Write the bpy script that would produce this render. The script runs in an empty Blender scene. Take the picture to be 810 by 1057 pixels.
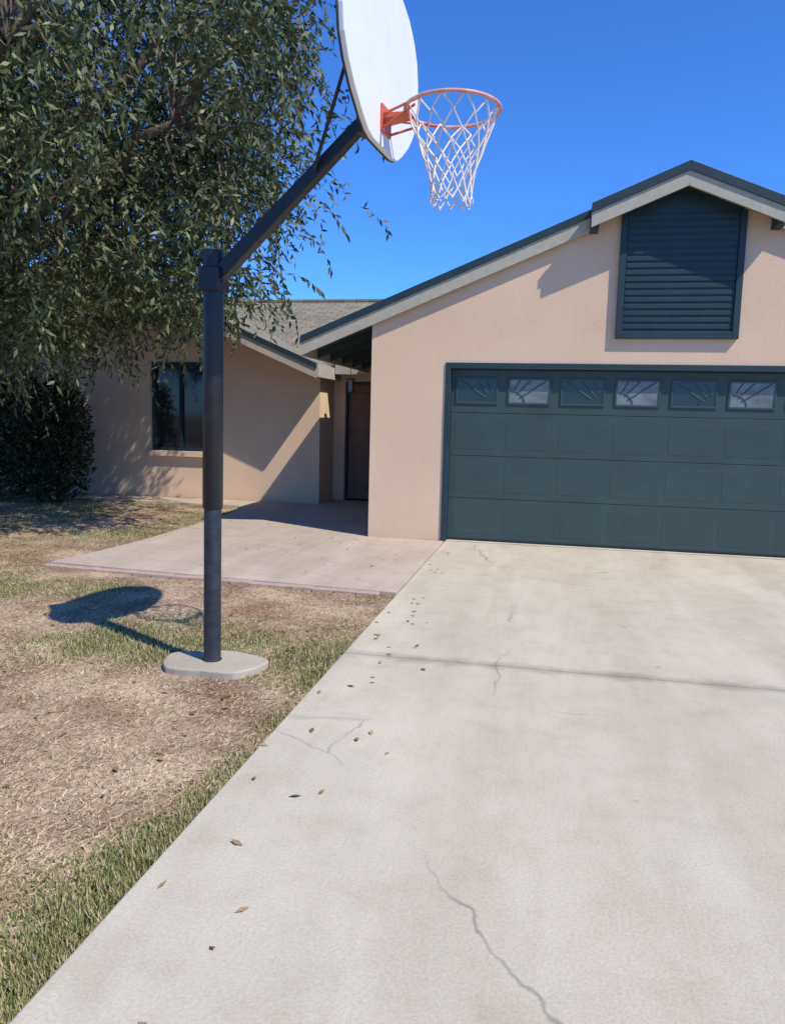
import bpy, math, random
import numpy as np
from mathutils import Vector, Matrix, noise
random.seed(4); rng=np.random.default_rng(4)
scene=bpy.context.scene
COL=scene.collection
# ---------------------------------------------------------------- helpers
def new_mat(name):
    m=bpy.data.materials.new(name); m.use_nodes=True
    nt=m.node_tree; b=nt.nodes['Principled BSDF']
    return m,nt,b
def coords(nt,scale=None):
    g=nt.nodes.new('ShaderNodeNewGeometry')
    return g.outputs['Position']
def noise_n(nt,vec,scale,detail=5,rough=.6,dist=0):
    n=nt.nodes.new('ShaderNodeTexNoise'); n.inputs['Scale'].default_value=scale
    n.inputs['Detail'].default_value=min(detail,4); n.inputs['Roughness'].default_value=rough
    n.inputs['Distortion'].default_value=dist
    nt.links.new(vec,n.inputs['Vector']); return n.outputs['Fac']
def ramp(nt,fac,stops):
    r=nt.nodes.new('ShaderNodeValToRGB')
    e=r.color_ramp.elements
    while len(e)<len(stops): e.new(.5)
    for i,(p,c) in enumerate(stops):
        e[i].position=p; e[i].color=(*c,1) if len(c)==3 else c
    nt.links.new(fac,r.inputs['Fac']); return r.outputs['Color']
def mix(nt,a,b,fac,mode='MIX'):
    m=nt.nodes.new('ShaderNodeMix'); m.data_type='RGBA'; m.blend_type=mode
    for sock,v in ((m.inputs[6],a),(m.inputs[7],b)):
        if isinstance(v,tuple): sock.default_value=(*v,1)
        else: nt.links.new(v,sock)
    if isinstance(fac,(int,float)): m.inputs[0].default_value=fac
    else: nt.links.new(fac,m.inputs[0])
    return m.outputs[2]
def bump(nt,b,h,strength,dist=.01):
    n=nt.nodes.new('ShaderNodeBump'); n.inputs['Strength'].default_value=strength
    n.inputs['Distance'].default_value=dist
    nt.links.new(h,n.inputs['Height']); nt.links.new(n.outputs[0],b.inputs['Normal'])
def simple(name,c,rough=.6,metal=0,var=.12,scale=6,bmp=0,bscale=60):
    m,nt,b=new_mat(name); p=coords(nt)
    f=noise_n(nt,p,scale,6,.65)
    lo=tuple(x*(1-var) for x in c); hi=tuple(min(1,x*(1+var)) for x in c)
    nt.links.new(ramp(nt,f,[(.3,lo),(.7,hi)]),b.inputs['Base Color'])
    b.inputs['Roughness'].default_value=rough; b.inputs['Metallic'].default_value=metal
    if bmp: bump(nt,b,noise_n(nt,p,bscale,4,.6),bmp,.01)
    return m
def empty(name,loc=(0,0,0)):
    e=bpy.data.objects.new(name,None); COL.objects.link(e); e.location=loc; return e
def mesh_obj(name,verts,faces,mat,parent=None,smooth=False,bevel=0):
    me=bpy.data.meshes.new(name); me.from_pydata([tuple(v) for v in verts],[],faces); me.update()
    import bmesh
    bm=bmesh.new(); bm.from_mesh(me); bmesh.ops.recalc_face_normals(bm,faces=bm.faces); bm.to_mesh(me); bm.free()
    if smooth:
        for p in me.polygons: p.use_smooth=True
    me.materials.append(mat)
    o=bpy.data.objects.new(name,me); COL.objects.link(o)
    if parent:
        o.parent=parent; o.matrix_parent_inverse=Matrix.Translation(-Vector(parent.location))
    if bevel:
        m=o.modifiers.new('b','BEVEL'); m.width=bevel; m.segments=2; m.limit_method='ANGLE'
    return o
def box(name,x0,x1,y0,y1,z0,z1,mat,parent=None,bevel=0):
    v=[(x,y,z) for x in (x0,x1) for y in (y0,y1) for z in (z0,z1)]
    f=[(0,1,3,2),(4,6,7,5),(0,4,5,1),(2,3,7,6),(0,2,6,4),(1,5,7,3)]
    return mesh_obj(name,v,f,mat,parent,False,bevel)
def boxes(name,lst,mat,parent=None,bevel=0):
    V=[];F=[]
    for (x0,x1,y0,y1,z0,z1) in lst:
        n=len(V)
        V+=[(x,y,z) for x in (x0,x1) for y in (y0,y1) for z in (z0,z1)]
        F+=[tuple(i+n for i in q) for q in [(0,1,3,2),(4,6,7,5),(0,4,5,1),(2,3,7,6),(0,2,6,4),(1,5,7,3)]]
    return mesh_obj(name,V,F,mat,parent,False,bevel)
def prism(name,pts,a0,a1,mat,parent=None,axis='Y',bevel=0):
    n=len(pts)
    if axis=='Y': v=[(x,a0,z) for x,z in pts]+[(x,a1,z) for x,z in pts]
    elif axis=='X': v=[(a0,y,z) for y,z in pts]+[(a1,y,z) for y,z in pts]
    else: v=[(x,y,a0) for x,y in pts]+[(x,y,a1) for x,y in pts]
    f=[tuple(range(n)),tuple(range(2*n-1,n-1,-1))]+[(i,(i+1)%n,(i+1)%n+n,i+n) for i in range(n)]
    return mesh_obj(name,v,f,mat,parent,False,bevel)
def beam(name,p0,p1,w,h,mat,parent=None,w2=None,h2=None,bevel=.004,up=Vector((0,0,1))):
    p0=Vector(p0);p1=Vector(p1);d=(p1-p0).normalized()
    if abs(d.dot(up))>.99: up=Vector((0,1,0))
    r=d.cross(up).normalized(); u=r.cross(d)
    w2=w2 or w; h2=h2 or h
    v=[]
    for p,a,b in ((p0,w,h),(p1,w2,h2)):
        for s,t in ((-1,-1),(1,-1),(1,1),(-1,1)): v.append(p+r*s*a/2+u*t*b/2)
    f=[(0,1,2,3),(7,6,5,4)]+[(i,(i+1)%4,(i+1)%4+4,i+4) for i in range(4)]
    return mesh_obj(name,v,f,mat,parent,False,bevel)
def lathe(name,p0,up,prof,mat,parent=None,seg=28):
    up=Vector(up).normalized(); x=up.cross(Vector((0,1,0))).normalized(); y=up.cross(x); p0=Vector(p0)
    V=[];F=[]
    for h,r in prof:
        for s in range(seg):
            a=s*2*math.pi/seg; V.append(p0+up*h+x*r*math.cos(a)+y*r*math.sin(a))
    for i in range(len(prof)-1):
        for s in range(seg): F.append((i*seg+s,i*seg+(s+1)%seg,(i+1)*seg+(s+1)%seg,(i+1)*seg+s))
    F.append(tuple(range(seg))); F.append(tuple(range((len(prof)-1)*seg,len(prof)*seg)))
    o=mesh_obj(name,V,F,mat,parent,True)
    m=o.modifiers.new('e','EDGE_SPLIT'); m.split_angle=math.radians(40)
    return o
def curve(name,lines,rad,mat,parent=None,cyclic=False,res=2):
    cu=bpy.data.curves.new(name,'CURVE'); cu.dimensions='3D'; cu.bevel_depth=rad; cu.bevel_resolution=res
    cu.use_fill_caps=True
    for L in lines:
        s=cu.splines.new('POLY'); s.points.add(len(L)-1)
        for i,p in enumerate(L): s.points[i].co=(*p,1)
        s.use_cyclic_u=cyclic
    cu.materials.append(mat)
    o=bpy.data.objects.new(name,cu); COL.objects.link(o)
    if parent:
        o.parent=parent; o.matrix_parent_inverse=Matrix.Translation(-Vector(parent.location))
    return o
def np_mesh(name,V,k,cols,mat,parent=None):
    n=len(V)//k
    me=bpy.data.meshes.new(name)
    me.vertices.add(len(V)); me.vertices.foreach_set('co',V.astype(np.float32).ravel())
    me.loops.add(len(V)); me.loops.foreach_set('vertex_index',np.arange(len(V),dtype=np.int32))
    me.polygons.add(n); me.polygons.foreach_set('loop_start',(np.arange(n)*k).astype(np.int32))
    me.polygons.foreach_set('loop_total',np.full(n,k,dtype=np.int32))
    me.update(calc_edges=True)
    a=me.color_attributes.new('Col','FLOAT_COLOR','POINT')
    c=np.ones((len(V),4),np.float32); c[:,:3]=np.repeat(cols,k,axis=0)
    a.data.foreach_set('color',c.ravel())
    me.materials.append(mat)
    o=bpy.data.objects.new(name,me); COL.objects.link(o)
    if parent:
        o.parent=parent; o.matrix_parent_inverse=Matrix.Translation(-Vector(parent.location))
    return o
def attr_mat(name,rough=.7,trans=.0,noise_amt=.0,bmp=0,spec=.25):
    m,nt,b=new_mat(name)
    a=nt.nodes.new('ShaderNodeVertexColor'); a.layer_name='Col'
    c=a.outputs['Color']; p=coords(nt)
    if noise_amt:
        f=noise_n(nt,p,38,8,.75)
        c=mix(nt,c,ramp(nt,f,[(.32,(.45,.43,.4)),(.68,(1.5,1.47,1.4))]),noise_amt,'MULTIPLY')
    nt.links.new(c,b.inputs['Base Color']); b.inputs['Roughness'].default_value=rough
    b.inputs['Specular IOR Level'].default_value=spec
    if bmp: bump(nt,b,noise_n(nt,p,45,8,.75),bmp,.03)
    if trans:
        t=nt.nodes.new('ShaderNodeBsdfTranslucent'); nt.links.new(c,t.inputs[0])
        ms=nt.nodes.new('ShaderNodeMixShader'); ms.inputs[0].default_value=trans
        nt.links.new(b.outputs[0],ms.inputs[1]); nt.links.new(t.outputs[0],ms.inputs[2])
        nt.links.new(ms.outputs[0],nt.nodes['Material Output'].inputs[0])
    return m
# ---------------------------------------------------------------- materials
def stucco():
    m,nt,b=new_mat('stucco'); p=coords(nt)
    f=noise_n(nt,p,1.3,6,.6); g=noise_n(nt,p,60,4,.6)
    c=ramp(nt,f,[(.25,(.69,.485,.325)),(.75,(.78,.56,.38))])
    c=mix(nt,c,ramp(nt,g,[(.3,(.87,.87,.87)),(.7,(1.05,1.05,1.05))]),.8,'MULTIPLY')
    s=nt.nodes.new('ShaderNodeSeparateXYZ'); nt.links.new(p,s.inputs[0])
    d=nt.nodes.new('ShaderNodeMapRange'); d.inputs[1].default_value=0; d.inputs[2].default_value=.3
    d.inputs[3].default_value=.4; d.inputs[4].default_value=0
    wv=nt.nodes.new('ShaderNodeMath'); wv.operation='MULTIPLY_ADD'; wv.inputs[1].default_value=.25
    nt.links.new(noise_n(nt,p,4,4,.6),wv.inputs[0]); nt.links.new(s.outputs[2],wv.inputs[2])
    nt.links.new(wv.outputs[0],d.inputs[0])
    c=mix(nt,c,(.46,.31,.19),d.outputs[0])
    nt.links.new(c,b.inputs['Base Color']); b.inputs['Roughness'].default_value=.92
    bump(nt,b,g,.3,.01); return m
def concrete(name,base,joint=None):
    m,nt,b=new_mat(name); p=coords(nt)
    big=noise_n(nt,p,.55,7,.62,.4); mid=noise_n(nt,p,3.2,8,.7,.2); fine=noise_n(nt,p,85,5,.7)
    k=lambda s:tuple(x*s for x in base)
    c=ramp(nt,big,[(.28,k(.91)),(.5,k(1.0)),(.72,k(1.09))])
    c=mix(nt,c,ramp(nt,mid,[(.28,(.86,.84,.81)),(.5,(1,1,1)),(.72,(1.06,1.06,1.06))]),.75,'MULTIPLY')
    c=mix(nt,c,ramp(nt,fine,[(.3,(.76,.76,.76)),(.62,(1.1,1.1,1.1))]),.6,'MULTIPLY')
    mp=nt.nodes.new('ShaderNodeMapping'); mp.inputs['Scale'].default_value=(1.9,.28,1); nt.links.new(p,mp.inputs[0])
    sk_=noise_n(nt,mp.outputs[0],1.0,6,.65,.5)
    c=mix(nt,c,ramp(nt,sk_,[(.35,(.87,.85,.81)),(.62,(1.08,1.08,1.08))]),.8,'MULTIPLY')
    v=nt.nodes.new('ShaderNodeTexVoronoi'); v.inputs['Scale'].default_value=1.9; v.inputs['Randomness'].default_value=1
    nt.links.new(p,v.inputs['Vector'])
    c=mix(nt,c,(.20,.18,.15),ramp(nt,v.outputs['Distance'],[(.02,(.5,.5,.5)),(.05,(0,0,0))]))
    if joint is not None:
        s=nt.nodes.new('ShaderNodeSeparateXYZ'); nt.links.new(p,s.inputs[0])
        a=nt.nodes.new('ShaderNodeMath'); a.operation='SUBTRACT'; a.inputs[1].default_value=joint; nt.links.new(s.outputs[1],a.inputs[0])
        ab=nt.nodes.new('ShaderNodeMath'); ab.operation='ABSOLUTE'; nt.links.new(a.outputs[0],ab.inputs[0])
        wob=nt.nodes.new('ShaderNodeMath'); wob.operation='MULTIPLY_ADD'; wob.inputs[1].default_value=.22; nt.links.new(mid,wob.inputs[0]); nt.links.new(ab.outputs[0],wob.inputs[2])
        c=mix(nt,c,(.22,.19,.15),ramp(nt,wob.outputs[0],[(.09,(.7,.7,.7)),(.20,(0,0,0))]))
        # hairline cracks
        dn=nt.nodes.new('ShaderNodeTexNoise'); dn.inputs['Scale'].default_value=3.5; dn.inputs['Detail'].default_value=4; nt.links.new(p,dn.inputs['Vector'])
        va=nt.nodes.new('ShaderNodeVectorMath'); va.operation='MULTIPLY_ADD'; va.inputs[1].default_value=(.22,.22,0)
        nt.links.new(dn.outputs['Color'],va.inputs[0]); nt.links.new(p,va.inputs[2])
        cr=nt.nodes.new('ShaderNodeTexVoronoi'); cr.feature='DISTANCE_TO_EDGE'; cr.inputs['Scale'].default_value=.42; nt.links.new(va.outputs[0],cr.inputs['Vector'])
        line=ramp(nt,cr.outputs['Distance'],[(.0008,(.75,.75,.75)),(.0028,(0,0,0))])
        msk=ramp(nt,noise_n(nt,p,.8,3,.5),[(.50,(0,0,0)),(.60,(1,1,1))])
        c=mix(nt,c,(.14,.12,.10),mix(nt,line,msk,1.0,'MULTIPLY'))
    nt.links.new(c,b.inputs['Base Color']); b.inputs['Roughness'].default_value=.88
    bump(nt,b,fine,.35,.006); return m
def shingle():
    m,nt,b=new_mat('roof_shingle'); p=coords(nt)
    br=nt.nodes.new('ShaderNodeTexBrick'); br.inputs['Scale'].default_value=1
    br.inputs['Color1'].default_value=(.21,.185,.135,1); br.inputs['Color2'].default_value=(.28,.25,.18,1)
    br.inputs['Mortar'].default_value=(.10,.09,.07,1); br.inputs['Mortar Size'].default_value=.010
    br.inputs['Brick Width'].default_value=.3; br.inputs['Row Height'].default_value=.14
    nt.links.new(p,br.inputs['Vector'])
    f=noise_n(nt,p,3,7,.7)
    c=mix(nt,br.outputs['Color'],ramp(nt,f,[(.3,(.7,.7,.7)),(.7,(1.2,1.2,1.2))]),.8,'MULTIPLY')
    nt.links.new(c,b.inputs['Base Color']); b.inputs['Roughness'].default_value=.95
    bump(nt,b,noise_n(nt,p,50,5,.7),.5,.01); return m
M_st=stucco(); M_dr=concrete('driveway_concrete',(.53,.47,.355),joint=4.65); M_walk=concrete('walkway_concrete',(.47,.385,.305))
M_sh=shingle()
M_trim=simple('beige_trim_paint',(.42,.385,.30),.7,var=.1,scale=9,bmp=.15)
M_green=simple('dark_green_paint',(.012,.034,.042),.55,var=.15,scale=5,bmp=.08,bscale=40)
M_door=simple('garage_door_paint',(.036,.062,.056),.5,var=.14,scale=2,bmp=.1,bscale=90)
M_under=simple('soffit_wood',(.08,.07,.055),.8,var=.2)
M_black=simple('black_steel',(.012,.013,.016),.42,.0,var=.3,scale=14,bmp=.1)
M_grey=simple('worn_dark_steel',(.024,.029,.038),.45,.0,var=.45,scale=16,bmp=.15)
M_white=simple('white_backboard',(.80,.80,.79),.35,var=.04,scale=4)
M_red=simple('orange_red_rim',(.58,.12,.06),.45,var=.2,scale=20)
M_rim=simple('faded_rim_paint',(.64,.30,.25),.5,var=.25,scale=25)
M_net=simple('net_cord',(.74,.66,.63),.9,var=.08,scale=30)
M_foot=concrete('footing_concrete',(.42,.37,.285))
M_wood=simple('brown_door_wood',(.17,.085,.055),.55,var=.2,scale=5,bmp=.1)
M_fg=simple('pale_pane',(.17,.19,.19),.25,var=.35,scale=5)
M_dirt=simple('joint_filler',(.09,.075,.06),.95,var=.3,scale=20,bmp=.5)
def glass():
    m,nt,b=new_mat('window_glass'); b.inputs['Base Color'].default_value=(.02,.024,.026,1)
    b.inputs['Roughness'].default_value=.06; b.inputs['Specular IOR Level'].default_value=.6; return m
M_gl=glass()
M_bark=simple('bark',(.10,.075,.055),.95,var=.35,scale=9,bmp=.9,bscale=22)
M_leaf=attr_mat('leaf',.5,.15,spec=.35)
M_grass=attr_mat('grass_blades',.8,0)
M_lawn=attr_mat('lawn_soil',.95,0,.9,.5)
M_asph=simple('asphalt',(.055,.054,.052),.9,var=.2,scale=30,bmp=.5,bscale=120)
# ---------------------------------------------------------------- ground
def ground():
    m,nt,b=new_mat('dry_ground'); p=coords(nt)
    f=noise_n(nt,p,.35,8,.65); g=noise_n(nt,p,14,8,.75)
    c=ramp(nt,f,[(.35,(.25,.18,.10)),(.6,(.13,.13,.05))])
    c=mix(nt,c,ramp(nt,g,[(.3,(.5,.5,.5)),(.7,(1.4,1.4,1.3))]),.9,'MULTIPLY')
    nt.links.new(c,b.inputs['Base Color']); b.inputs['Roughness'].default_value=1
    bump(nt,b,g,.6,.03)
    mesh_obj('ground',[(-400,-400,-.09),(400,-400,-.09),(400,400,-.09),(-400,400,-.09)],[(0,1,2,3)],m)
ground()
dw=empty('concrete_driveway')
slabs=[]
ys=[-7.0,-3.0,0.2,4.65,9.38]
for a,b_ in zip(ys[:-1],ys[1:]):
    slabs.append((-1.24,3.9,a+.008,b_-.008,-.1,0))
boxes('slabs',slabs,M_dr,dw,bevel=.008)
box('joint_fill',-1.235,3.895,-6.98,9.36,-.088,-.010,M_dirt,dw)
boxes('threshold',[(-1.23,3.73,9.385,9.62,-.1,.004)],M_dr,dw)
wk=empty('walkway')
prism('slab',[(-1.26,6.45),(-1.26,9.39),(-2.24,9.41),(-2.24,13.4),(-3.83,13.4),(-3.83,12.58),(-8.6,12.58),(-8.6,11.95),(-5.0,11.9),(-4.75,11.2),(-4.68,9.6),(-4.66,8.2),(-4.72,7.4),(-4.82,6.73)],-.1,-.004,M_walk,wk,'Z',bevel=.008)
M_brick=simple('edge_pavers',(.43,.31,.235),.9,var=.15,scale=9,bmp=.4)
br=[]
x=-4.8
while x<-1.40:
    t=(x+5.25)/3.95
    y=6.71-.28*t
    br.append((x,x+.194,y-.10+rng.uniform(-.004,.004),y-.005,-.1,-.008+rng.uniform(-.003,.003))); x+=.2
boxes('edge_pavers',br,M_brick,wk,bevel=.006)
box('asphalt_road',-200,200,-17,-8.6,-.09,-.064,M_asph)
box('sidewalk',-60,60,-8.5,-7.02,-.1,.02,M_foot)
def nz(x,y,s,o=0): return noise.noise(Vector((x*s+o,y*s-o,o*.7)))
def green(x,y):
    g=.04+.75*nz(x,y,.75,3)+.5*nz(x,y,2.6,9)+.35*nz(x,y,7,2)
    g+=.85*math.exp(-((x+1.30)/.13)**2)*(1 if y<3.4 else max(0.35,1-(y-3.4)*.3))*(.6+.8*max(0,nz(1.3,y,2.2,5)+.35))
    if y<2.4: g+=.25*math.exp(-((x+1.5)/.35)**2)
    g+=.75*math.exp(-(((x+2.65)/.6)**2+((y-4.6)/.5)**2))
    g+=.35*math.exp(-((x+5.2)/1.8)**2-((y-5.9)/.7)**2)
    if y>6.9: g+=.3
    g-=.3*math.exp(-(((x+2.1)/.8)**2+((y-2.9)/1.0)**2))
    g-=.3*math.exp(-(((x+2.3)/.9)**2+((y-5.9)/.4)**2))
    return min(1,max(0,g))
def mixc(a,b,t): return tuple(a[i]*(1-t)+b[i]*t for i in range(3))
def lawn_z(x,y): return -.035+.018*nz(x,y,1.1,5)+.010*nz(x,y,5,1)
def lawn(x0,x1,y0,y1,st,name):
    nx=int((x1-x0)/st)+1; ny=int((y1-y0)/st)+1
    V=[];C=[]
    for j in range(ny):
        for i in range(nx):
            X=x0+(x1-x0)*i/(nx-1);Y=y0+(y1-y0)*j/(ny-1)
            V.append((X,Y,lawn_z(X,Y)))
            t=green(X,Y); d=.45+1.0*nz(X,Y,2.6,12)+.5*nz(X,Y,8,4)
            c=mixc(mixc((.26,.165,.105),(.50,.38,.26),min(1,max(0,d))),(.15,.16,.055),t*.8)
            C+=[*c,1]
    F=[(j*nx+i,j*nx+i+1,(j+1)*nx+i+1,(j+1)*nx+i) for j in range(ny-1) for i in range(nx-1)]
    me=bpy.data.meshes.new(name); me.from_pydata(V,[],F); me.update()
    a=me.color_attributes.new('Col','FLOAT_COLOR','POINT'); a.data.foreach_set('color',C)
    me.materials.append(M_lawn); o=bpy.data.objects.new(name,me); COL.objects.link(o)
lawn(-16,-1.238,-7,12.6,.07,'lawn')
def grass(n,xr,yr):
    V=np.zeros((n*3,3)); C=np.zeros((n,3)); k=0
    while k<n:
        u=random.random()
        y=yr[0]+(yr[1]-yr[0])*(u**1.5)
        xmin=max(xr[0],-.85*y-.9)
        x=random.uniform(xmin,xr[1])
        if x>-4.7 and y>6.4: continue
        if y>11.85 and x>-8.7: continue
        if abs(x+1.98)<.27 and abs(y-4.3)<.2: continue
        g=green(x,y)
        if random.random()>.32+g+.5*max(0,nz(x,y,4,7)): continue
        lay=random.random()>.08+.85*g
        z=lawn_z(x,y)
        a=random.uniform(0,6.283)
        if lay:
            L=random.uniform(.012,.045); w=random.uniform(.0015,.004)
            if random.random()<.06: L*=1.3; w*=2.5
            dx,dy=math.cos(a)*L,math.sin(a)*L; up=random.uniform(.0,.012)
            d=min(1,max(0,.45+1.0*nz(x,y,2.6,12)))
            c=mixc((.24,.155,.095),(.62,.49,.33),min(1,max(0,random.random()*.7+d*.4)))
        else:
            L=random.uniform(.015,.04)*(0.55+.5*g); w=random.uniform(.002,.005)
            t=random.uniform(.2,.9); dx,dy=math.cos(a)*L*t,math.sin(a)*L*t; up=L
            c=mixc((.12,.15,.04),(.26,.27,.085),random.random())
            if random.random()<.38: c=(.42,.34,.20)
        px,py=-math.sin(a)*w,math.cos(a)*w
        V[k*3]=(x-px,y-py,z-.002);V[k*3+1]=(x+px,y+py,z-.002+ (0.003 if lay else 0));V[k*3+2]=(x+dx,y+dy,z+up)
        C[k]=c;k+=1
    np_mesh('grass',V,3,C,M_grass)
grass(150000,(-10,-1.235),(.9,11.9))
# fallen leaves on lawn, walkway and driveway edge
V=[];C=[]
for i in range(900):
    y=random.uniform(1.5,11.5); x=random.uniform(-8.5,-1.5)
    if random.random()<.10: x=random.uniform(-1.2,-.9+.3*random.random()**2)
    on=(x>-4.6 and y>6.75); drv=x>-1.23
    z=.003 if (on or drv) else lawn_z(x,y)+.012
    if 6.3<y<6.75 and x>-4.9: continue
    if on and (x>-2.3 and y>9.3 or random.random()<.6): continue
    a=random.uniform(0,6.28); l=random.uniform(.03,.06); w_=l*.22
    d=Vector((math.cos(a),math.sin(a),0)); s=Vector((-d.y,d.x,random.uniform(-.3,.3)))
    p=Vector((x,y,z))
    V+=[p,p+d*l*.5+s*w_+Vector((0,0,.004)),p+d*l+Vector((0,0,random.uniform(.0,.01))),p+d*l*.5-s*w_+Vector((0,0,.004))]
    C.append(mixc((.16,.09,.04),(.42,.30,.14),random.random()))
np_mesh('fallen_leaves',np.array([tuple(v) for v in V]),4,np.array(C),M_grass)
# ---------------------------------------------------------------- house
H=empty('stucco_house',(1.25,13,0))
YW=9.4; S=.412; RX=1.30; RZ=4.265
T=lambda x:RZ-S*abs(x-RX)
boxes('garage_wall_piers',[(-2.22,-1.24,YW,YW+.2,-.1,2.1),(3.74,4.80,YW,YW+.2,-.1,2.1)],M_st,H)
o=.14
prism('garage_gable_wall',[(-2.22,2.1),(4.80,2.1),(4.80,T(4.80)-o),(RX,RZ-o),(-2.22,T(-2.22)-o)],YW,YW+.2,M_st,H)
boxes('garage_side_walls',[(-2.22,-2.02,YW+.2,16,-.1,T(-2.22)-o),(4.60,4.80,YW+.2,16,-.1,T(4.8)-o)],M_st,H)
XE=-3.10; XE2=5.70; th=.10; YR=9.34
prism('garage_roof_left',[(XE,T(XE)),(RX,RZ),(RX,RZ-th),(XE,T(XE)-th)],YR+.001,17,M_sh,H)
prism('garage_roof_right',[(XE2,T(XE2)),(RX,RZ),(RX,RZ-th),(XE2,T(XE2)-th)],YR+.001,17,M_sh,H)
XU=.30; XU2=2*RX-XU; YU=9.14
prism('garage_roof_peak_left',[(XU,T(XU)+.012),(RX,RZ+.012),(RX,RZ-th),(XU,T(XU)-th)],YU,YR,M_sh,H)
prism('garage_roof_peak_right',[(XU2,T(XU2)+.012),(RX,RZ+.012),(RX,RZ-th),(XU2,T(XU2)-th)],YU,YR,M_sh,H)
def rake(nm,xa,xb,y,tz,top=.015,par=H):
    prism(nm+'_board',[(xa,tz(xa)-.06),(xb,tz(xb)-.06),(xb,tz(xb)-.225),(xa,tz(xa)-.225)],y-.03,y,M_trim,par,bevel=.003)
    prism(nm+'_drip_trim',[(xa,tz(xa)+top),(xb,tz(xb)+top),(xb,tz(xb)-.07),(xa,tz(xa)-.07)],y-.05,y-.001,M_green,par,bevel=.003)
rake('rake_left',XE,XU,YR,T); rake('rake_right',XU2,XE2,YR,T)
rake('rake_peak_left',XU,RX,YU-.001,T,.03); rake('rake_peak_right',RX,XU2,YU-.001,T,.03)
for sx in (XU+.04,XU2-.04):
    box('outlooker_beam',sx-.045,sx+.045,YU+.01,YW,T(sx)-.25,T(sx)-.105,M_green,H)
prism('peak_soffit_l',[(XU,T(XU)-th-.005),(RX,RZ-th-.005),(RX,RZ-th-.02),(XU,T(XU)-th-.02)],YU+.01,YW-.01,M_green,H)
prism('peak_soffit_r',[(XU2,T(XU2)-th-.005),(RX,RZ-th-.005),(RX,RZ-th-.02),(XU2,T(XU2)-th-.02)],YU+.01,YW-.01,M_green,H)
box('eave_fascia',XE-.03,XE-.001,9.30,17,T(XE)-.22,T(XE)-.0,M_trim,H)
for i in range(12):
    y=9.40+i*.61
    prism('rafter_tail',[(XE,T(XE)-.105),(-2.23,T(-2.23)-.105),(-2.23,T(-2.23)-.24),(XE,T(XE)-.2)],y,y+.045,M_green,H)
prism('eave_soffit',[(XE,T(XE)-.101),(-2.23,T(-2.23)-.101),(-2.23,T(-2.23)-.104),(XE,T(XE)-.104)],YR+.01,16.9,M_under,H)
vx0,vx1,vz=.68,1.92,2.5
vt=lambda x:T(x)-.16
prism('gable_vent_panel',[(vx0,vz),(vx1,vz),(vx1,vt(vx1)),(RX,vt(RX)),(vx0,vt(vx0))],YW-.03,YW-.002,M_green,H)
boxes('gable_vent_frame',[(vx0-.04,vx0+.03,YW-.06,YW-.003,vz-.05,vt(vx0)-.02),(vx1-.03,vx1+.04,YW-.06,YW-.003,vz-.05,vt(vx1)-.02),(vx0+.031,vx1-.031,YW-.06,YW-.004,vz-.05,vz+.03)],M_green,H,bevel=.004)
lv=[]
z=vz+.06
while z<vt(vx0)-.05:
    lv.append((vx0+.035,vx1-.035,YW-.040,YW-.031,z,z+.05)); z+=.075
boxes('gable_vent_louvres',lv,M_green,H,bevel=.004)
GD=[];sec=.521
yd=YW+.09
for i in range(4):
    GD.append((-1.235,3.735,yd,yd+.05,.012+i*sec,.012+(i+1)*sec-.005))
boxes('garage_door_sections',GD,M_door,H,bevel=.004)
box('garage_door_back',-1.2,3.7,yd+.045,yd+.06,.01,2.08,M_black,H)
pn=[]
n=8;wp=4.97/n
for i in range(3):
    for j in range(n):
        xa=-1.235+j*wp+.06
        pn.append((xa,xa+wp-.12,yd-.002,yd+.004,.012+i*sec+.08,.012+(i+1)*sec-.09))
boxes('garage_door_raised_panels',pn,M_door,H,bevel=.002)
fr=[];g1=[];g2=[];mun=[]
for j in range(n):
    xa=-1.235+j*wp+.055; xb=xa+wp-.11; za=1.68; zb=2.0
    fr+= [(xa,xb,yd-.014,yd+.001,za,za+.025),(xa,xb,yd-.014,yd+.001,zb-.025,zb),(xa,xa+.025,yd-.014,yd+.001,za+.026,zb-.026),(xb-.025,xb,yd-.014,yd+.001,za+.026,zb-.026)]
    (g1 if j%2==0 else g2).append((xa+.02,xb-.02,yd-.004,yd-.001,za+.02,zb-.02))
    right=(j%2==0)
    cx=xb-.02 if right else xa+.02
    s=-1 if right else 1
    mun.append([(cx+s*.13*math.cos(t*math.pi/16)*1.4,yd-.008,za+.03+.13*math.sin(t*math.pi/16)*1.1) for t in range(9)])
    for an in (25,50,72):
        t=math.radians(an)
        mun.append([(cx+s*.14*math.cos(t),yd-.008,za+.03+.12*math.sin(t)),(cx+s*min(.44,.24/math.tan(t)*1.0+.05),yd-.008,zb-.03)])
boxes('garage_door_window_frames',fr,M_door,H,bevel=.003)
boxes('garage_door_panes_dark',g1,M_gl,H); boxes('garage_door_panes_pale',g2,M_fg,H)  # every other pane is just a paler grey
curve('garage_door_sunburst_bars',mun,.006,M_door,H)
boxes('garage_door_casing',[(-1.30,-1.236,YW-.018,YW+.088,-.0,2.165),(3.736,3.80,YW-.018,YW+.088,0,2.165),(-1.235,3.735,YW-.018,YW+.088,2.095,2.165)],M_green,H,bevel=.004)
boxes('door_seal',[(-1.23,3.73,yd-.012,yd+.04,.003,.030)],M_black,H)
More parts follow.
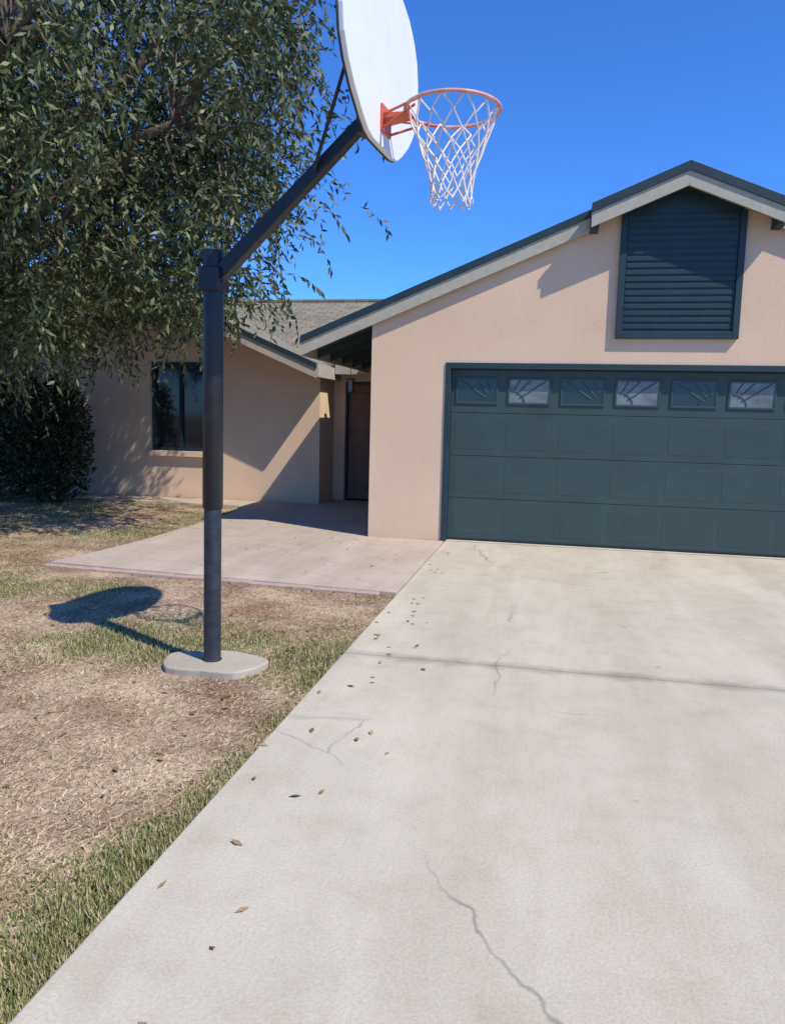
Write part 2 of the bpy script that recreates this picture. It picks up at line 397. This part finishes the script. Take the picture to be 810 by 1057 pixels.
# wing
WX=-8.0; WT=lambda x:4.1-.42*abs(x-WX); WY=12.6
w0,w1,wz0,wz1=-6.9,-5.85,.82,2.35
wx0,wx1=-12.15,-3.85
prism('wing_gable_wall',[(wx0,2.2),(-10.6,2.2),(-10.6,wz1),(-5.5,wz1),(-5.5,2.2),(wx1,2.2),(wx1,WT(wx1)-.12),(WX,4.1-.12),(wx0,WT(wx0)-.12)],WY,WY+.2,M_st,H)
boxes('wing_wall',[(wx0,-10.6,WY,WY+.2,-.1,2.2),(-9.2,w0,WY,WY+.2,-.1,wz1),(w1,-5.5,WY,WY+.2,-.1,wz1),(-5.5,wx1,WY,WY+.2,-.1,2.2),(-10.6,-9.2,WY,WY+.2,-.1,.82),(w0,w1,WY,WY+.2,-.1,wz0),
  (wx1-.2,wx1,WY+.2,14.2,-.1,2.35),(wx0,wx0+.2,WY+.2,20,-.1,2.2)],M_st,H)
for (a,b_,zz) in ((w0,w1,wz0),(-10.6,-9.2,.82)):
    boxes('wing_window_frame',[(a,a+.05,WY-.03,WY+.08,zz,wz1),(b_-.05,b_,WY-.03,WY+.08,zz,wz1),(a+.051,b_-.051,WY-.03,WY+.08,wz1-.05,wz1),(a+.051,b_-.051,WY-.03,WY+.08,zz,zz+.05),((a+b_)/2-.02,(a+b_)/2+.02,WY-.02,WY+.07,zz+.051,wz1-.051)],M_green,H,bevel=.003)
    box('wing_window_glass',a+.04,b_-.04,WY+.05,WY+.06,zz+.04,wz1-.04,M_gl,H)
    box('wing_window_sill',a-.08,b_+.08,WY-.08,WY-.003,zz-.1,zz-.002,M_st,H,bevel=.006)
WF=12.0
prism('wing_roof_right',[(-3.72,WT(-3.72)),(WX,4.1),(WX,4.0),(-3.72,WT(-3.72)-.1)],WF,17.0,M_sh,H)
prism('wing_roof_left',[(-12.32,WT(-12.32)),(WX,4.1),(WX,4.0),(-12.32,WT(-12.32)-.1)],WF,17.0,M_sh,H)
rake('wing_rake_right',WX,-3.72,WF-.001,WT); rake('wing_rake_left',-12.32,WX,WF-.001,WT)
box('wing_eave_fascia',-3.719,-3.69,WF-.03,13.3,WT(-3.72)-.2,WT(-3.72),M_trim,H)
mr=4.02; MS=.40; MY=17.0
MT=lambda y:mr-MS*abs(y-MY)
prism('main_roof_front',[(12.95,MT(12.95)),(MY,mr),(MY,mr-.1),(12.95,MT(12.95)-.1)],-12.3,4.9,M_sh,H,'X')
prism('main_roof_back',[(21.2,MT(21.2)),(MY,mr),(MY,mr-.1),(21.2,MT(21.2)-.1)],-12.3,4.9,M_sh,H,'X')
box('ridge_cap',-12.3,4.9,MY-.12,MY+.12,mr-.03,mr+.02,M_sh,H)
box('entry_fascia',-3.68,-2.24,12.91,12.945,MT(12.95)-.2,MT(12.95)+.01,M_trim,H)
box('entry_wall_left',-3.84,-3.62,13.4,13.6,-.1,2.5,M_st,H)
box('entry_wall_right',-2.62,-2.23,13.4,13.6,-.1,2.5,M_st,H)
box('entry_wall_over',-3.62,-2.62,13.4,13.6,2.1,2.5,M_st,H)
box('entry_door',-3.58,-2.66,13.46,13.51,.02,2.06,M_wood,H,bevel=.004)
boxes('entry_door_frame',[(-3.62,-3.581,13.38,13.5,0,2.1),(-2.659,-2.62,13.38,13.5,0,2.1),(-3.58,-2.66,13.38,13.5,2.061,2.099)],M_green,H)
boxes('entry_door_panels',[(x0,x0+.3,13.448,13.462,z0,z0+.75) for x0 in (-3.49,-3.05) for z0 in (.2,1.15)],M_wood,H,bevel=.01)
boxes('rear_walls',[(-12.15,4.7,20.4,20.6,-.1,2.5)],M_st,H)
LT=empty('porch_lantern',(-3.35,12.7,2.0))
curve('hanger',[[(-3.35,12.7,2.32),(-3.35,12.7,2.12)]],.006,M_black,LT)
box('cap',-3.42,-3.28,12.63,12.77,2.10,2.12,M_black,LT)
box('base',-3.40,-3.30,12.65,12.75,1.88,1.90,M_black,LT)
box('pane',-3.385,-3.315,12.665,12.735,1.90,2.10,M_fg,LT)
boxes('bars',[(-3.35+s*.045-.005,-3.35+s*.045+.005,12.7+t*.045-.005,12.7+t*.045+.005,1.895,2.105) for s in(-1,1) for t in (-1,1)],M_black,LT)
# ---------------------------------------------------------------- basketball hoop
B=empty('basketball_hoop',(-1.98,4.3,0))
P=Vector((-1.98,4.30,0))
ang=math.radians(6)
n=Vector((math.cos(ang),-math.sin(ang),0)); w=Vector((math.sin(ang),math.cos(ang),0)); Z=Vector((0,0,1))
fp=[]
for i in range(28):
    a=i*2*math.pi/28
    r=1+.07*math.sin(2*a+1)+.05*math.sin(5*a)+rng.uniform(-.02,.02)
    cx,sy=math.cos(a),math.sin(a)
    q=.8  # squarish hand-poured pad
    fp.append((-1.965+.295*r*math.copysign(abs(cx)**q,cx),4.29+.215*r*math.copysign(abs(sy)**q,sy)))
prism('concrete_footing',fp,-.1,-.006,M_foot,B,'Z',bevel=.010)
pole_dir=(Z*2.45+n*.02)
lathe('lower_post',P,pole_dir,[(-.02,.058),(.002,.058),(.006,.052),(.96,.052)],M_grey,B)
lathe('upper_post',P,pole_dir,[(.93,.056),(.935,.060),(2.41,.060),(2.425,.056),(2.43,.02)],M_black,B)
bc=Vector((-.965,4.15,0))
A0=P+Z*2.25+n*.02; A1=bc-n*.10+Z*3.02
beam('arm',A0,A1,.07,.085,M_black,B,w2=.06,h2=.065,bevel=.006)
beam('arm_clamp',P+Z*2.19+n*.018,P+Z*2.33+n*.02,.14,.13,M_black,B,up=n,bevel=.012)
prism_pts=[A0+Z*.1,A0+Z*-.12,A0+(A1-A0)*.16]
g=[p+w*.02 for p in prism_pts]+[p-w*.02 for p in prism_pts]
mesh_obj('arm_gusset',g,[(0,1,2),(5,4,3),(0,3,4,1),(1,4,5,2),(2,5,3,0)],M_black,B)
for s in (-1,1):
    curve('upper_strut',[[A0+(A1-A0)*.72+w*s*.04,bc-n*.02+w*s*.28+Z*3.40]],.010,M_black,B)
    curve('lower_strut',[[A1+w*s*.03,bc-n*.015+w*s*.18+Z*2.97]],.010,M_black,B)
beam('mount_plate',bc-n*.012-w*.16+Z*3.02,bc-n*.012+w*.16+Z*3.02,.02,.18,M_black,B)
beam('mount_block',bc-n*.11+Z*3.02,bc-n*.013+Z*3.02,.11,.11,M_black,B)
half=[(0,2.885),(.16,2.885),(.24,2.90),(.32,2.945),(.44,3.03),(.53,3.12),(.585,3.21),(.605,3.32),(.60,3.43),(.57,3.54),(.50,3.63),(.40,3.70),(.28,3.74),(.14,3.757),(0,3.76)]
out=half+[(-u,z) for u,z in reversed(half[1:-1])]
def ext(name,outl,t0,t1,mat,bevel=0):
    k=len(outl)
    v=[bc+w*u+Z*z+n*t0 for u,z in outl]+[bc+w*u+Z*z+n*t1 for u,z in outl]
    f=[tuple(range(k)),tuple(range(2*k-1,k-1,-1))]+[(i,(i+1)%k,(i+1)%k+k,i+k) for i in range(k)]
    return mesh_obj(name,v,f,mat,B,False,bevel)
ext('backboard',out,0,.030,M_white,.006)
curve('backboard_rim_edge',[[bc+w*u+Z*z-n*.002 for u,z in out]],.006,M_grey,B,True)
rz=3.05; rc=bc+n*(.030+.12+.240)+Z*rz
beam('rim_bracket_plate',bc+n*.036+Z*2.96,bc+n*.036+Z*3.09,.15,.012,M_red,B,up=n,bevel=.002)
beam('rim_bracket_arm',bc+n*.04+Z*3.035,bc+n*.18+Z*3.043,.12,.03,M_red,B,w2=.09,h2=.012,bevel=.002)
curve('rim_brace',[[bc+n*.04+w*s*.06+Z*2.975,bc+n*.23+w*s*.13+Z*3.045] for s in(-1,1)]+[[bc+n*.04+w*s*.05+Z*3.045,rc+n*-.12+w*s*.195] for s in (-1,1)],.007,M_red,B)
curve('rim',[[rc+n*(.24*math.cos(t*math.pi/24))+w*(.24*math.sin(t*math.pi/24)) for t in range(48)]],.0095,M_rim,B,True,3)
rows=[(.230,0),(.208,-.07),(.178,-.14),(.150,-.21),(.125,-.28),(.108,-.35),(.104,-.42),(.110,-.46)]
nl=[]
K=12
for d in (0,1):
    for i in range(K):
        L=[]
        for r,(R_,dz) in enumerate(rows):
            a=(i+(.5*(r%2) if d==0 else -.5*(r%2)))*2*math.pi/K
            sw=.02*(-dz)
            L.append(rc+n*(R_*math.cos(a)+sw)+w*(R_*math.sin(a))+Z*(dz+.012*math.sin(i*2.1+r)))
        nl.append(L)
curve('net',nl,.005,M_net,B,False,1)
# ---------------------------------------------------------------- tree
TR=empty('tree',(-7.6,8.8,0))
def tube(pts,rads,seg=10):
    V=[];F=[]
    for i,(p,r) in enumerate(zip(pts,rads)):
        p=Vector(p); d=(Vector(pts[min(i+1,len(pts)-1)])-Vector(pts[max(i-1,0)])).normalized()
        x=d.cross(Vector((.3,1,.1))).normalized(); y=d.cross(x)
        for s in range(seg):
            a=s*2*math.pi/seg; rr=r*(1+.12*math.sin(3*a+i))
            V.append(p+x*math.cos(a)*rr+y*math.sin(a)*rr)
    for i in range(len(pts)-1):
        for s in range(seg):
            F.append((i*seg+s,i*seg+(s+1)%seg,(i+1)*seg+(s+1)%seg,(i+1)*seg+s))
    return V,F
allV=[];allF=[]
def addt(pts,rads,seg=10):
    V,F=tube(pts,rads,seg); k=len(allV); allV.extend(V); allF.extend([tuple(i+k for i in f) for f in F])
def wander(a,b,n_,amp,r0,r1,seg=8):
    a=Vector(a);b=Vector(b);pts=[];rs=[]
    for i in range(n_+1):
        t=i/n_
        p=a.lerp(b,t)+Vector((random.gauss(0,amp),random.gauss(0,amp),random.gauss(0,amp)))*math.sin(t*math.pi)+Vector((0,0,.35*math.sin(t*math.pi)))
        pts.append(p);rs.append(r0*(1-t)+r1*t)
    addt(pts,rs,seg); return pts
addt([(-7.6,8.8,-.1),(-7.55,8.8,.25),(-7.5,8.78,1.0),(-7.4,8.8,1.8),(-7.3,8.75,2.5)],[.36,.27,.23,.21,.2],14)
CC=Vector((-6.6,8.9,5.1))
cl=[]
tries=0
while len(cl)<520 and tries<60000:
    tries+=1
    x=random.uniform(-10.5,-2.9);y=random.uniform(5.6,12.0);z=random.uniform(2.1,7.6)
    e=((x-CC.x)/3.8)**2+((y-CC.y)/3.1)**2+((z-CC.z)/2.9)**2
    e+=.5*noise.noise(Vector((x*.75,y*.75,z*.75)))
    if e>1.05 or e<.12: continue
    az=x/y
    if az>-.47 and 3.2<z<4.9 and random.random()<.66: continue
    zmin=2.2 if x<-5.4 else 2.9
    if y>11.2: zmin=3.6
    if z<zmin: continue
    cl.append(Vector((x,y,z)))
for c in [(-3.3,8.2,3.7),(-3.5,8.4,3.9),(-3.2,8.0,4.5),(-4.0,8.0,3.4),(-4.6,7.6,3.2),(-5.2,7.3,3.0),(-5.6,7.4,2.8),(-6.2,7.8,2.7),(-5.8,8.6,2.7),(-4.9,8.6,3.1),(-3.1,8.2,5.8),(-3.15,8.5,6.2),(-3.2,8.0,5.4),(-5.4,7.2,3.3),(-6.0,7.1,3.3),(-5.0,7.6,3.7),
          (-4.0,10.9,4.6),(-4.3,11.1,5.0),(-4.6,10.8,4.9),(-4.9,11.0,5.3),(-5.2,10.9,4.6),(-4.3,10.4,5.4),(-5.8,7.2,2.6),(-6.4,7.6,2.4),(-6.8,8.2,2.4),(-5.5,7.0,2.7),(-6.0,7.5,2.35),(-5.2,8.0,2.75),(-6.9,9.5,2.5),(-6.2,9.2,2.6),  # the rear clumps here are added to shade the wing wall
          (-5.5,7.6,2.4),(-5.9,7.2,2.2),(-6.3,8.6,2.2),(-6.6,9.0,2.3),(-5.3,7.2,2.5),(-3.9,8.1,3.0),(-4.3,7.9,2.9)]:
    cl.append(Vector(c))
for i in range(60):  # extra foliage added at the back of the crown to throw shade on the wing
    cl.append(Vector((random.uniform(-7.4,-4.4),random.uniform(10.3,11.3),random.uniform(3.8,5.8))))
limbs=[wander((-7.3,8.75,2.4),e,7,.12,.13,.045,9) for e in [(-4.2,8.2,4.6),(-5.0,6.6,4.8),(-8.8,7.4,5.0),(-8.6,10,5.2),(-5.2,10.6,4.6),(-6.6,8.4,7.0),(-4.6,9.2,6.2),(-5.6,7.4,3.9)]]
flat=[p for L in limbs for p in L[2:]]
for c in cl:
    b_=min(flat,key=lambda p:(p-c).length)
    if random.random()<.45: wander(b_,c,4,.08,.025,.008,5)
mesh_obj('trunk_and_limbs',allV,allF,M_bark,TR,True)
LV=[];LC=[]
for c in cl:
    tone=random.uniform(.75,1.35)
    for s in range(14):
        st=c+Vector((random.gauss(0,.26),random.gauss(0,.26),random.gauss(0,.2)))
        d=Vector((random.gauss(0,1),random.gauss(0,1),random.gauss(.1,.5))).normalized()
        L=random.uniform(.4,.9); m=int(L/.045)
        p=st.copy()
        for i in range(m):
            d=(d+Vector((0,0,-.11))).normalized(); p=p+d*.045
            ld=(d*.6+Vector((random.gauss(0,.6),random.gauss(0,.6),random.gauss(-.35,.4)))).normalized()
            side=ld.cross(Vector((random.gauss(0,1),random.gauss(0,1),random.gauss(0,1)))).normalized()
            l=random.uniform(.08,.14); wd=random.uniform(.013,.022)
            LV+=[p,p+ld*l*.45+side*wd,p+ld*l,p+ld*l*.45-side*wd]
            q=random.random()
            col=mixc((.038,.056,.018),(.20,.21,.09),q*q)
            LC.append(tuple(x*tone for x in col))
np_mesh('leaves',np.array([tuple(v) for v in LV]),4,np.array(LC),M_leaf,TR)
# ---------------------------------------------------------------- shrubs
def shrub(loc,rx,ry,h,nleaf,dark=1.0):
    S_=empty('shrub',loc); V=[];C=[]
    stems=[[Vector(loc),Vector(loc)+Vector((random.gauss(0,rx*.5),random.gauss(0,ry*.5),h*random.uniform(.5,.9)))] for _ in range(9)]
    curve('stems',stems,.012,M_bark,S_)
    k=0
    while k<nleaf:
        u=Vector((random.uniform(-1,1),random.uniform(-1,1),random.uniform(0,1)))
        e=u.x**2+u.y**2+((u.z-.5)*2)**2*.8
        e+=.6*noise.noise(Vector(loc)+u*2.2)
        if e>1: continue
        p=Vector((loc[0]+u.x*rx,loc[1]+u.y*ry,loc[2]+.03+u.z*h))
        ld=Vector((random.gauss(0,1),random.gauss(0,1),random.gauss(.3,1))).normalized()
        side=ld.cross(Vector((random.gauss(0,1),random.gauss(0,1),random.gauss(0,1)))).normalized()
        l=random.uniform(.06,.10)
        V+=[p,p+ld*l*.5+side*.022,p+ld*l,p+ld*l*.5-side*.022]
        C.append(tuple(x*dark for x in mixc((.025,.036,.015),(.06,.075,.028),random.random()))); k+=1
    np_mesh('leaves',np.array([tuple(v) for v in V]),4,np.array(C),M_leaf,S_)
shrub((-8.05,11.2,-.05),.75,.6,2.1,9000,.7)
shrub((-9.6,11.2,-.05),.9,.7,2.3,9000,.7)
shrub((-11.0,11.3,-.05),.8,.6,2.2,6000,.7)
# ---------------------------------------------------------------- light, sky, camera
sd=Vector((2.36,-1.3,3.25)).normalized()
sun=bpy.data.lights.new('sun','SUN'); sun.energy=5.0; sun.angle=math.radians(.53); sun.color=(1,.94,.83)
so=bpy.data.objects.new('sun',sun); COL.objects.link(so); so.location=(6,-6,12)
so.rotation_euler=sd.to_track_quat('Z','Y').to_euler()
wd=bpy.data.worlds.new('World'); scene.world=wd; wd.use_nodes=True; nt=wd.node_tree
sk=nt.nodes.new('ShaderNodeTexSky'); sk.sky_type='NISHITA'; sk.sun_disc=False
sk.sun_elevation=math.asin(sd.z); sk.sun_rotation=math.atan2(sd.x,sd.y)
sk.air_density=1.0; sk.dust_density=.05; sk.ozone_density=5.0; sk.altitude=500
bg=nt.nodes['Background']; bg.inputs['Strength'].default_value=.15
cc=mix(nt,sk.outputs[0],(.40,.83,1.45),1.0,'MULTIPLY')
nt.links.new(cc,bg.inputs['Color'])
cam=bpy.data.cameras.new('camera'); co=bpy.data.objects.new('camera',cam); COL.objects.link(co)
cam.sensor_fit='HORIZONTAL'; cam.sensor_width=36; cam.lens=35.56; cam.clip_end=2000
yaw=math.radians(11.5);pit=math.radians(7.0);rol=math.radians(1.4)
F=Vector((-math.sin(yaw)*math.cos(pit),math.cos(yaw)*math.cos(pit),-math.sin(pit)))
R0=Vector((math.cos(yaw),math.sin(yaw),0)); U0=R0.cross(F)
U=U0*math.cos(rol)-R0*math.sin(rol); R=R0*math.cos(rol)+U0*math.sin(rol)
co.matrix_world=Matrix(((R.x,U.x,-F.x,0),(R.y,U.y,-F.y,0),(R.z,U.z,-F.z,1.5),(0,0,0,1)))
scene.camera=co
scene.view_settings.view_transform='Standard'; scene.view_settings.look='None'; scene.view_settings.exposure=0
